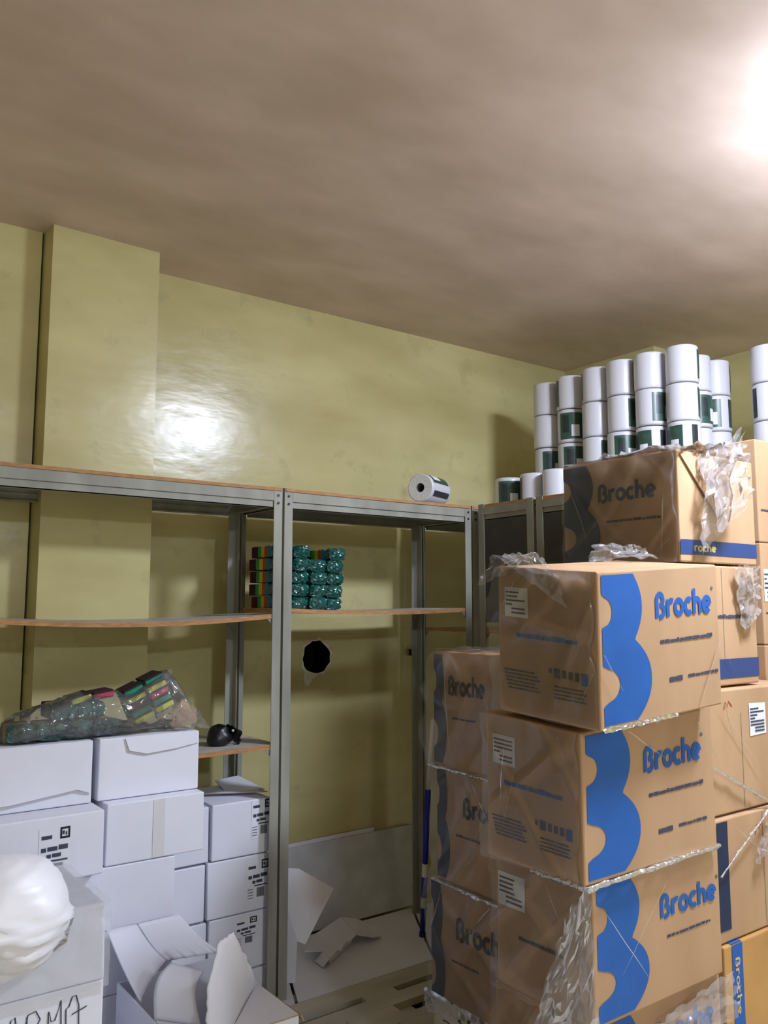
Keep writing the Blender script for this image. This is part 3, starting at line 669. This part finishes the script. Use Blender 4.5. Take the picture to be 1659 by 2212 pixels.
# torn-open carton
ox0, ox1, oy0, oy1, oz = .868, 1.186, 1.990, 2.460, .440
t = thing('torn_carton', 'white carton torn open with ragged raised flaps, bottom left', 'carton', ((ox0 + ox1) / 2, (oy0 + oy1) / 2, 0))
mb = MB()
th = .005
mb.box(ox0, ox1, oy0, oy0 + th, 0, oz).box(ox0, ox1, oy1 - th, oy1, 0, oz).box(ox0, ox0 + th, oy0 + th, oy1 - th, 0, oz).box(ox1 - th, ox1, oy0 + th, oy1 - th, 0, oz).box(ox0 + th, ox1 - th, oy0 + th, oy1 - th, 0, th)
mb.build('body', M_WBOX, t)
def lid(x0b, x1b, x0f, x1f, jag, seed, bend):
    def fn(s_, u):
        xb, xf = x0b + (x1b - x0b) * s_, x0f + (x1f - x0f) * s_
        yf, zf, jg = jag(s_)
        y = 2.535 + (yf - 2.535) * u + jg * u ** 8; z = .560 + (zf - .560) * u - bend * math.sin(math.pi * u) * .5
        return Vector((xb + (xf - xb) * u, y, z))
    o = grid('lid_panel', fn, 28, 12, M_WBOX, t, True)
    sm = o.modifiers.new('thickness', 'SOLIDIFY'); sm.thickness = .004
lid(.858, .946, .878, 1.022, lambda q: (2.30 + .19 * q ** .8, .440 + .012 * q, .006 * noise.noise(Vector((q * 9, 3, 0)))), 1, .02)
lid(.950, 1.080, 1.026, 1.182, lambda q: (2.492 - .04 * q, .452, .012 * noise.noise(Vector((q * 14, 2, 0)))), 2, .02)
def raised(s_, u):      # hinged on a diagonal crease across the lid, torn outer edge
    a = Vector((1.030, 2.045, .4415)).lerp(Vector((1.183, 2.219, .4415)), s_)
    L_ = Vector((.939, 2.016, .459)); M_ = Vector((.949, 2.033, .558)); N_ = Vector((.993, 2.063, .644)); O_ = Vector((1.030, 2.060, .660)); Q_ = Vector((1.105, 2.110, .545)); E_ = Vector((1.183, 2.219, .4416))
    ks = [L_, M_, N_, O_, Q_, E_]; f_ = s_ * 5; i = min(4, int(f_)); b = ks[i].lerp(ks[i + 1], f_ - i)
    p = a.lerp(b, u)
    if u > .95: p += Vector((.006 * noise.noise(Vector((s_ * 25, 1, 0))), 0, .006 * noise.noise(Vector((s_ * 25, 5, 0)))))
    return p + Vector((.01, -.01, 0)) * math.sin(math.pi * u) * .6
o = grid('raised_flap', raised, 40, 12, M_WBOX, t, True); o.modifiers.new('thickness', 'SOLIDIFY').thickness = .004
slab('lid_remnant', [(1.030, 2.043, .4415), (1.184, 2.217, .4415), (1.186, 1.991, .4415), (.985, 1.991, .4415)], .004, M_WBOX, t, M_WRAW)
slab('side_flap', [(1.187, 2.20, .440), (1.192, 1.99, .440), (1.200, 1.985, .425), (1.200, 2.18, .425)], .004, M_WRAW, t)
def inner(s_, u):
    a = Vector((.872, 2.185, .4425)).lerp(Vector((.955, 2.085, .4425)), s_); b = Vector((.938, 2.246, .548)).lerp(Vector((.991, 2.156, .543)), s_)
    return a.lerp(b, u) + Vector((-.02, .0, .022)) * math.sin(math.pi * u)
o = grid('inner_flap', inner, 10, 14, M_WBOX, t, True); o.modifiers.new('thickness', 'SOLIDIFY').thickness = .004
slab('front_flap', [(.871, 1.992, .4415), (.982, 1.992, .4415), (.962, 2.075, .4415), (.874, 2.18, .4415)], .004, M_WBOX, t)

# ------------------------------------------------------------------ paper rolls
RH, RR = .168, .069
def lathe_mesh(name, prof, n=36):
    vs = [(r * math.cos(2 * math.pi * i / n), r * math.sin(2 * math.pi * i / n), z) for r, z in prof for i in range(n)]
    fs = [(k * n + i, k * n + (i + 1) % n, (k + 1) * n + (i + 1) % n, (k + 1) * n + i) for k in range(len(prof) - 1) for i in range(n)]
    return mesh(name, vs, fs, True)
def arc_mesh(name, r, a0, a1, z0, z1, n=14):
    vs = [(r * math.cos(math.radians(a0 + (a1 - a0) * i / n)), r * math.sin(math.radians(a0 + (a1 - a0) * i / n)), z) for z in (z0, z1) for i in range(n + 1)]
    return mesh(name, vs, [(i, i + 1, n + 2 + i, n + 1 + i) for i in range(n)], True)
ROLL_ME = dict(
    body=lathe_mesh('roll_body', [(RR - .006, 0.002), (RR - .001, .004), (RR, .012), (RR + .0005, RH / 2), (RR, RH - .012), (RR - .001, RH - .004), (RR - .006, RH - .002)]),
    end=lathe_mesh('roll_end', [(.022, .003), (RR - .005, .002)]), end2=lathe_mesh('roll_end2', [(RR - .005, RH - .002), (.022, RH - .003)]),
    core=lathe_mesh('roll_core', [(.0225, .003), (.0225, RH - .003)]),
    label=arc_mesh('roll_label', RR + .0014, -48, 48, .018, RH - .020),
    strip=arc_mesh('roll_strip', RR + .0014, 80, 104, .018, RH - .020, 6),
    pict=arc_mesh('roll_pict', RR + .0022, 2, 34, .030, RH * .52, 8), pict2=arc_mesh('roll_pict2', RR + .0022, -34, -8, .05, RH * .8, 6))
for k, mm in (('body', M_ROLL), ('end', M_ROLLEND), ('end2', M_ROLLEND), ('core', M_CORE), ('label', M_GREEN), ('strip', M_GREEND), ('pict', M_LABEL), ('pict2', M_GREEND)): ROLL_ME[k].materials.append(mm)
def roll(label, x, y, z, ang, tilt=None, group='paper rolls'):
    t = thing('paper_roll', label, 'paper roll', (x, y, z), group)
    t.rotation_euler = tilt or (0, 0, ang)
    def add(nm, k, par):
        o = bpy.data.objects.new(nm, ROLL_ME[k]); COL.objects.link(o); o.parent = par; return o
    add('body', 'body', t); add('end_face', 'end', t); add('end_face', 'end2', t); add('core', 'core', t)
    l = add('label', 'label', t); add('label_strip', 'strip', t)
    add('label_picture', 'pict', l); add('label_picture', 'pict2', l)
    return t
LV = ('bottom layer', 'third layer from top', 'second layer from top', 'top layer')
OR = ('first', 'second', 'third', 'fourth', 'fifth', 'sixth', 'seventh', 'eighth', 'ninth')
cols = [(3.151, 2.872), (3.147, 2.712), (3.128, 2.540), (3.128, 2.392), (3.134, 2.243), (3.158, 2.096), (3.335, 2.150), (3.480, 2.145)]
rnd = random.Random(3)
# facing angles, bottom to top, so that labels show where the photograph shows them
FACE = {0: (180, 250, 20, 320), 1: (205, 230, 215, 60), 2: (60, 275, 20, 40), 3: (215, 235, 285, 340), 4: (60, 160, 262, 20), 5: (60, 165, 330, 330), 6: (60, 60, 262, 40), 7: (60, 60, 190, 330)}
for c, (x, y) in enumerate(cols):
    for k in range(4):
        roll('white paper roll, big pile, %s, %s column from the yellow wall' % (LV[k], OR[c]), x + rnd.uniform(-.004, .004), y + rnd.uniform(-.003, .003), ZT + .0012 + k * (RH + .0004), math.radians(FACE[c][k] + rnd.uniform(-6, 6)))
for k in range(4): roll('white paper roll in shadow, %s, between the two lit groups of rolls' % LV[k], 3.478, 2.300 + .0, ZT + .0012 + k * (RH + .0004), math.radians(250 + 40 * k))
for c, (x, y) in enumerate(((3.455, 1.868), (3.61, 1.875))):
    for k in range(4): roll('white paper roll, %s of the %s column at the right picture edge' % (LV[k], ('left', 'right')[c]), x, y, ZT + .0012 + k * (RH + .0004), math.radians((60, 250, 60, 285)[k] + 20 * c))
for k, (x, y, a) in enumerate(((2.900, 2.905, 225), (2.893, 2.730, 60), (2.888, 2.585, 40))):
    roll('white paper roll standing alone low on the corner shelf, %s from the yellow wall' % OR[k], x, y, ZT + .0012, math.radians(a))
# the roll lying on its side: axis points away from the camera to the right
ax = Vector((math.sin(math.radians(66)), math.cos(math.radians(66)), 0))
rl = roll('white paper roll lying on its side, core hole showing, alone on the top shelf', 2.315, 2.880, ZT + RR + .0045, 0)
q = Vector((0, 0, 1)).rotation_difference(ax); want = Vector((-.1, -.45, .9)).normalized()
best = max(range(360), key=lambda d: (q.to_matrix() @ Vector((math.cos(math.radians(d)), math.sin(math.radians(d)), 0))).dot(want))
rl.rotation_euler = (q.to_matrix() @ Matrix.Rotation(math.radians(best), 3, 'Z')).to_euler(); rl.scale = (.93, .93, 1.15)

# ------------------------------------------------------------------ sponge packs on the middle shelf
PW, PD, PH = .078, .200, .0500
SP_ME = []
for k in range(6):
    bm = bmesh.new(); bmesh.ops.create_cube(bm, size=1.0)
    for v in bm.verts: v.co = Vector((v.co.x * (PW - .006), v.co.y * .0265, v.co.z * (PH - .004)))
    bmesh.ops.bevel(bm, geom=list(bm.edges), offset=.003, segments=1, affect='EDGES')
    me = bpy.data.meshes.new('sponge'); bm.to_mesh(me); bm.free(); me.materials.append(SPONGE[k]); SP_ME.append(me)
def film_mesh(seed):
    """front wrapper: a puffed crinkled cap over the front of the pack"""
    bm = bmesh.new(); bmesh.ops.create_cube(bm, size=1.0)
    bmesh.ops.subdivide_edges(bm, edges=bm.edges, cuts=7, use_grid_fill=True)
    rr = random.Random(seed)
    for v in bm.verts:
        c = Vector(v.co); e = 1 - .18 * (abs(c.x * 2) ** 4 * abs(c.z * 2) ** 4)
        p = Vector((c.x * (PW + .001) * e, c.y * .036, c.z * PH * e))
        if c.y < .2: p.y -= .010 * (1 - (c.x * 2) ** 2) * (1 - (c.z * 2) ** 2)
        p.y += (.009 * noise.noise(Vector((c.x * 7, c.z * 7, seed * 3.3))) + .006 * noise.noise(Vector((c.x * 17, c.z * 17, seed)))) * (c.y < .3)
        p += Vector((rr.uniform(-1, 1), rr.uniform(-1, 1), rr.uniform(-1, 1))) * .0016
        v.co = p
    me = bpy.data.meshes.new('front_film'); bm.to_mesh(me); bm.free(); me.materials.append(M_TEALFILM)
    return me
FILM_ME = [film_mesh(s) for s in range(5)]
def pack(label, x, y, z, rz=0.0, group='green sponge packs', rot=None):
    t = thing('sponge_pack', label, 'sponge pack', (x, y, z), group)
    t.rotation_euler = rot or (0, 0, rz)
    for k in range(6):
        o = bpy.data.objects.new('sponge', SP_ME[k]); COL.objects.link(o); o.parent = t; o.location = (0, PD - .016 - .0272 * k, PH / 2)
    o = bpy.data.objects.new('front_film', rnd.choice(FILM_ME)); COL.objects.link(o); o.parent = t; o.location = (0, .008, PH / 2)
    return t
ROWN = ('bottom row', 'second row from bottom', 'middle row', 'second row from top', 'top row')
for c in range(4):
    for r_ in range(5):
        if c == 2 and r_ == 4: continue
        pack('green film pack of sponges, %s, %s column from the steel post' % (ROWN[r_], OR[c]),
             1.641 + c * .0805 + rnd.uniform(-.003, .003) + (.012 if c == 3 and r_ in (4, 2) else 0), 2.922 + rnd.uniform(-.010, .010), 1.4935 - (.002, .004, .006, .008)[c] + r_ * (PH + .0012), rnd.uniform(-.05, .05))
# ------------------------------------------------------------------ black cap, bag of sponges, scrap
t = thing('black_cap', 'crumpled black peaked cap lying on the lower shelf', 'cap', (1.40, 2.92, .99))
def capf(s, u):
    a = 2 * math.pi * s; r = math.sin(u * math.pi / 2) ** .75
    p = Vector((math.cos(a) * .050 * r, math.sin(a) * .042 * r, .066 * (1 - u ** 2.2)))
    p *= 1 + .12 * noise.noise(Vector((math.cos(a) * 1.6, math.sin(a) * 1.6, u * 3)))
    p = Matrix.Rotation(math.radians(-20), 3, 'Y') @ p
    p = Vector((1.396, 2.925, .996)) + p
    p.z = max(p.z, .9915)
    return p
grid('crown', capf, 32, 14, M_BLACK, t)
grid('peak', lambda s, u: Vector((1.418 + .038 * u + .01 * math.sin(s * 3), 2.900 + .062 * (s - .5) + .006, 1.058 - .022 * u - .062 * abs(s - .15) * u + .006 * noise.noise(Vector((s * 4, u * 3, 2))))), 14, 8, M_BLACK, t)
MB().bar((1.424, 2.886, 1.043), (1.421, 2.880, 1.043), .005, 10).build('badge', M_GREYP, t)
MB().bar((1.445, 2.888, .994), (1.458, 2.900, 1.004), .007, 8).build('strap', M_BLACK, t)

# clear bag filled with sponge packs
BTOP = [(.565, .012), (.585, .052), (.63, .080), (.70, .100), (.79, .128), (.88, .128), (.96, .132), (1.03, .170), (1.07, .186), (1.10, .150), (1.14, .085), (1.19, .060)]
def btop(x):
    for (a, p), (b, q) in zip(BTOP, BTOP[1:]):
        if x <= b: return p + (q - p) * (x - a) / (b - a)
    return BTOP[-1][1]
def bagf(s, u):
    x = .565 + .59 * u; h = btop(x); k = min(1, h / .09)
    a = 2 * math.pi * s
    c_, s_ = math.cos(a), math.sin(a)
    y = 2.690 + .086 * k * (abs(c_) ** .7) * (1 if c_ > 0 else -1)
    z = 1.102 + h * (.5 + .5 * (abs(s_) ** .8) * (1 if s_ > 0 else -1))
    q = Vector((c_ * 1.4, s_ * 1.4, u * 6))
    d = .006 * noise.noise(q) + .005 * max(0, ridge(q, 1.5)) ** 4
    return Vector((x, y + d * c_ * 1.6, max(1.1005, z + d * s_)))
t = thing('clear_bag', 'clear plastic bag of coloured sponges lying on the white cartons', 'plastic bag', (.86, 2.69, 1.098))
grid('bag_film', bagf, 48, 90, M_BAG, t)
crumple('bag_neck', [(1.085, 2.625, 1.105), (1.195, 2.600, 1.108), (1.190, 2.680, 1.155), (1.10, 2.690, 1.190)], 26, 22, .03, 3.0, M_BAG, t, 33)
crumple('bag_corner', [(.93, 2.655, 1.20), (1.082, 2.66, 1.298), (1.10, 2.70, 1.16), (.97, 2.66, 1.13)], 24, 24, .012, 4, M_BAG, t, 31)
def sponge_slab(m, c, sx, sy, sz, rot, label):
    o = thing('sponge', label, 'sponge', c, 'loose sponges in the clear bag')
    bm = bmesh.new(); bmesh.ops.create_cube(bm, size=1.0)
    for v in bm.verts: v.co = Vector((v.co.x * sx, v.co.y * sy, v.co.z * sz))
    bmesh.ops.bevel(bm, geom=list(bm.edges), offset=.003, segments=1, affect='EDGES')
    me = bpy.data.meshes.new('foam'); bm.to_mesh(me); bm.free(); me.materials.append(m)
    b = bpy.data.objects.new('foam', me); COL.objects.link(b); b.parent = o
    bm = bmesh.new(); bmesh.ops.create_cube(bm, size=1.0)
    for v in bm.verts: v.co = Vector((v.co.x * sx * 1.0, v.co.y * sy * 1.0, v.co.z * .005 + sz / 2 + .0026))
    me = bpy.data.meshes.new('scouring_pad'); bm.to_mesh(me); bm.free(); me.materials.append(SPONGE[1])
    b = bpy.data.objects.new('scouring_pad', me); COL.objects.link(b); b.parent = o
    o.rotation_euler = rot
tl = (0, math.radians(-24), 0)
def along(c, k, rot):
    return Vector(c) + Matrix.Rotation(rot[1], 3, 'Y') @ Vector((0, 0, k))
for k, (m_, n_) in enumerate(((M_SPLIME, 'lime yellow'), (M_SPTEAL, 'teal green'), (M_SPPINK, 'pink'), (M_SPLIME, 'pale yellow'), (M_SPTEAL, 'green'))):
    sponge_slab(m_, along((1.062, 2.688, 1.178), k * .0235, tl), .062, .085, .0175, tl, '%s sponge in the clear bag, right upright pile, %s from the bottom' % (n_, OR[k]))
for k, (m_, n_) in enumerate(((M_SPLIME, 'lime yellow'), (M_SPTEAL, 'teal green'), (SPONGE[0], 'maroon'), (M_SPLIME, 'pale yellow'), (M_SPTEAL, 'green'))):
    sponge_slab(m_, along((.996, 2.688, 1.146), k * .0235, tl), .062, .085, .0175, tl, '%s sponge in the clear bag, left upright pile, %s from the bottom' % (n_, OR[k]))
sponge_slab(M_SPLIME, (.795, 2.69, 1.216), .062, .085, .018, (0, math.radians(-14), 0), 'lime yellow sponge lying flat under the top of the clear bag')
sponge_slab(M_SPPINK, (.862, 2.69, 1.224), .062, .085, .018, (0, math.radians(-8), 0), 'pink sponge lying flat under the top of the clear bag')
for k, (x_, y_, z_, nm) in enumerate(((.622, 2.640, 1.104, 'at its left end'), (.704, 2.636, 1.104, 'second from its left end'), (.786, 2.640, 1.104, 'third from its left end'), (.868, 2.640, 1.104, 'fourth from its left end'),
                                  (.745, 2.655, 1.158, 'stacked on the second'), (.828, 2.655, 1.158, 'stacked on the third'))):
    pk = pack('green film pack of sponges in the clear bag, ' + nm, x_, y_, z_, 0, 'sponge packs in the clear bag', (0, 0, rnd.uniform(-.08, .08))); pk.scale = (1, .6, 1)
t = thing('cardboard_scrap', 'torn brown cardboard scrap behind the bag of sponges', 'cardboard', (1.19, 2.74, 1.098))
slab('panel', [(1.135, 2.76, 1.105), (1.215, 2.745, 1.105), (1.218, 2.755, 1.150), (1.16, 2.765, 1.185), (1.135, 2.77, 1.20)], .004, M_CARTON, t)
slab('flap', [(1.135, 2.77, 1.20), (1.16, 2.765, 1.185), (1.155, 2.735, 1.165), (1.13, 2.74, 1.175)], .004, M_WRAW, t)

# white plastic bag slumped over the film-wrapped carton
t = thing('white_bag', 'bulging white plastic bag slumped over the edge of a carton, left edge', 'plastic bag', (.50, 2.02, .60))
def wb(s, u):
    a = 2 * math.pi * s; e = math.pi * u
    d = Vector((math.sin(e) * math.cos(a), math.sin(e) * math.sin(a), math.cos(e)))
    low = max(0, min(1, (.35 - d.z) / .5))
    fold = .025 * max(0, ridge(Vector((d.x * 1.2, d.y * 1.2, d.z * 2.2)), 1.4)) ** 5 + .10 * low * max(0, ridge(Vector((d.x * .5 + 3, d.y * .5, d.z * 3.2 + .35 * d.x)), 1.6)) ** 4 + .05 * noise.noise(d * 1.6) + .012 * low * noise.noise(Vector((d.x * 4, d.y * 4, d.z * 12)))
    p = Vector((.450, 2.005, .842)) + Vector((d.x * .142, d.y * .13, d.z * .120)) * (1 + fold)
    if p.z < .815 and p.y > 2.070: p.y = 2.070 - .002 * abs(noise.noise(d * 9))
    return p
grid('bag_film', wb, 64, 48, M_WBAG, t)
grid('bag_tail', lambda s, u: Vector((.45 + .16 * s, 2.068 - .008 * math.sin(s * 9 + u * 3) - .04 * (1 - u), .745 - .075 * u + .05 * s + .01 * noise.noise(Vector((s * 6, u * 6, 3))))), 30, 14, M_WRAP2, t)

# ------------------------------------------------------------------ floor level: sheets, debris, mop handle, pallet
t = thing('leaning_panel', 'grey melamine panel leaning against the wall under the shelves', 'panel', (2.28, 3.3, .08))
slab('panel', [(1.935, 3.285, .082), (2.650, 3.285, .082), (2.650, 3.335, .405), (2.622, 3.337, .405), (2.622, 3.341, .436), (1.90, 3.341, .436)], .012, M_SHEETG, t, M_BOARD)
slab('panel_behind', [(1.80, 3.345, .082), (2.40, 3.345, .082), (2.40, 3.352, .455), (1.80, 3.352, .450)], .006, M_SHEET, t, M_BEDGE)
for lab, pts, z in (('white sheet lying on the floor under the shelves, the large middle one', [(1.64, 2.758), (2.272, 2.758), (2.56, 3.27), (1.86, 3.27)], .070),
                    ('white sheet lying on the floor at the foot of the mop handle', [(2.285, 2.758), (2.545, 2.758), (2.70, 3.27), (2.575, 3.27)], .069),
                    ('white sheet lying on the floor beside the white cartons', [(1.60, 2.758), (1.628, 2.758), (1.845, 3.27), (1.62, 3.27)], .069)):
    o = slab('floor_sheet', [(a, b, z) for a, b in pts], .012, M_SHEET, None, M_BOARD); tag(o, lab, 'sheet', 'white sheets on the floor')
base = thing('shelf_plinth', 'low timber plinth under the white floor sheets', 'plinth', (2.1, 3.0, 0))
for ya in (2.80, 3.0, 3.2): MB().box(1.63, 2.54, ya, ya + .05, 0, .0625).build('batten', M_PALLET, base)

t = thing('torn_white_carton', 'crushed white carton piece leaning on the shelf post', 'cardboard', (1.72, 2.9, .076))
slab('panel', [(1.640, 2.955, .50), (1.731, 2.915, .487), (1.852, 2.852, .408), (1.735, 2.868, .222), (1.712, 2.885, .232), (1.655, 2.935, .20)], .005, M_SHEET, t, M_LABEL)
slab('panel', [(1.655, 2.94, .078), (1.712, 2.90, .078), (1.712, 2.890, .232), (1.655, 2.94, .20)], .005, M_SHEET, t)
t = thing('crumpled_carton', 'flattened white carton piece with a pointed flap on the floor sheet', 'cardboard', (1.98, 3.0, .076))
slab('panel', [(1.83, 3.03, .122), (1.93, 3.13, .130), (2.13, 3.22, .136), (2.097, 3.051, .122), (2.035, 3.012, .119), (2.025, 3.022, .119), (1.965, 2.968, .117), (1.955, 2.978, .117), (1.885, 2.930, .114), (1.90, 3.00, .117)], .005, M_SHEET, t, M_LABEL)
slab('side_panel', [(2.090, 3.066, .119), (1.895, 2.945, .112), (1.905, 2.965, .079), (2.095, 3.085, .079)], .004, M_SHEET, t)
slab('pointed_flap', [(2.132, 3.22, .136), (2.099, 3.050, .122), (2.165, 3.030, .102), (2.228, 3.055, .084), (2.238, 3.12, .100), (2.20, 3.19, .122)], .004, M_SHEET, t)
slab('torn_corner', [(1.899, 3.00, .116), (1.884, 2.931, .113), (1.862, 2.945, .082), (1.868, 3.01, .082)], .004, M_SHEET, t)

t = thing('mop_handle', 'blue mop handle with white upper half leaning beside the carton stack', 'mop handle', (2.387, 2.969, .076))
pa, pb, pc = Vector((2.386, 2.967, .077)), Vector((2.338, 2.863, .719)), Vector((2.322, 2.810, 1.02))
MB().bar(pa, pb, .0125, 14).build('handle', M_MOPBLUE, t, True)
MB().bar(pb, pc, .0085, 12).build('upper_tube', M_MOPWHITE, t, True)
MB().bar(pa.lerp(pb, .20), pa.lerp(pb, .50), .0128, 14).build('label', M_MOPWHITE, t, True)
MB().bar(pa.lerp(pb, .27), pa.lerp(pb, .41), .0131, 14).build('label_print', M_MOPBLUE, t, True)
MB().bar(pa, pa.lerp(pb, .03), .014, 14).build('end_cap', M_INKB, t, True)

# slatted pallet on the floor in the aisle
t = thing('aisle_pallet', 'pale slatted pallet on the floor in front of the shelves', 'pallet', (1.9, 2.45, 0))
ROWS = [(2.650, 2.748), (2.535, 2.612), (2.420, 2.462), (2.300, 2.385)]
for ya, yb in ROWS: MB().box(1.30, 2.545, ya, yb, .055, .080).build('slat', M_PALLET, t)
for xa, xb in ((1.30, 1.47), (1.845, 1.985), (2.25, 2.45)):
    MB().box(xa, xb, 2.300, 2.740, .006, .0545).build('bearer', M_PALLET, t)
for k in range(len(ROWS) - 1):
    for xa, xb in ((1.30, 1.47), (1.845, 1.985), (2.25, 2.40)) if k != 1 else ((1.30, 1.42), (1.70, 1.90), (2.10, 2.35)):
        MB().box(xa, xb, ROWS[k + 1][1] + .0005, ROWS[k][0] - .0005, .055, .0795).build('bridge', M_PALLET, t)

tag(slab('gap_shade_sheet', [(1.22, 2.27, .003), (2.552, 2.27, .003), (2.552, 2.752, .003), (1.22, 2.752, .003)], .005, M_GAPSHADE, None), 'added dark sheet for the shade in the gaps of the pale slatted pallet', 'shade sheet')  # added dark sheet: gives the pallet gaps their shade by colour
# odds and ends in the gap under the corner shelf
t = thing('hanging_cable', 'dark cable hanging down in the gap behind the shelf post', 'cable', (2.50, 3.25, 1.25))
MB().bar((2.72, 3.345, 1.46), (2.715, 3.345, 1.30), .004, 8).bar((2.715, 3.345, 1.30), (2.66, 3.34, 1.27), .004, 8).build('cord', M_BLACK, t)
MB().box(2.62, 2.67, 3.32, 3.355, 1.255, 1.285).build('plug', M_BLACK, t)
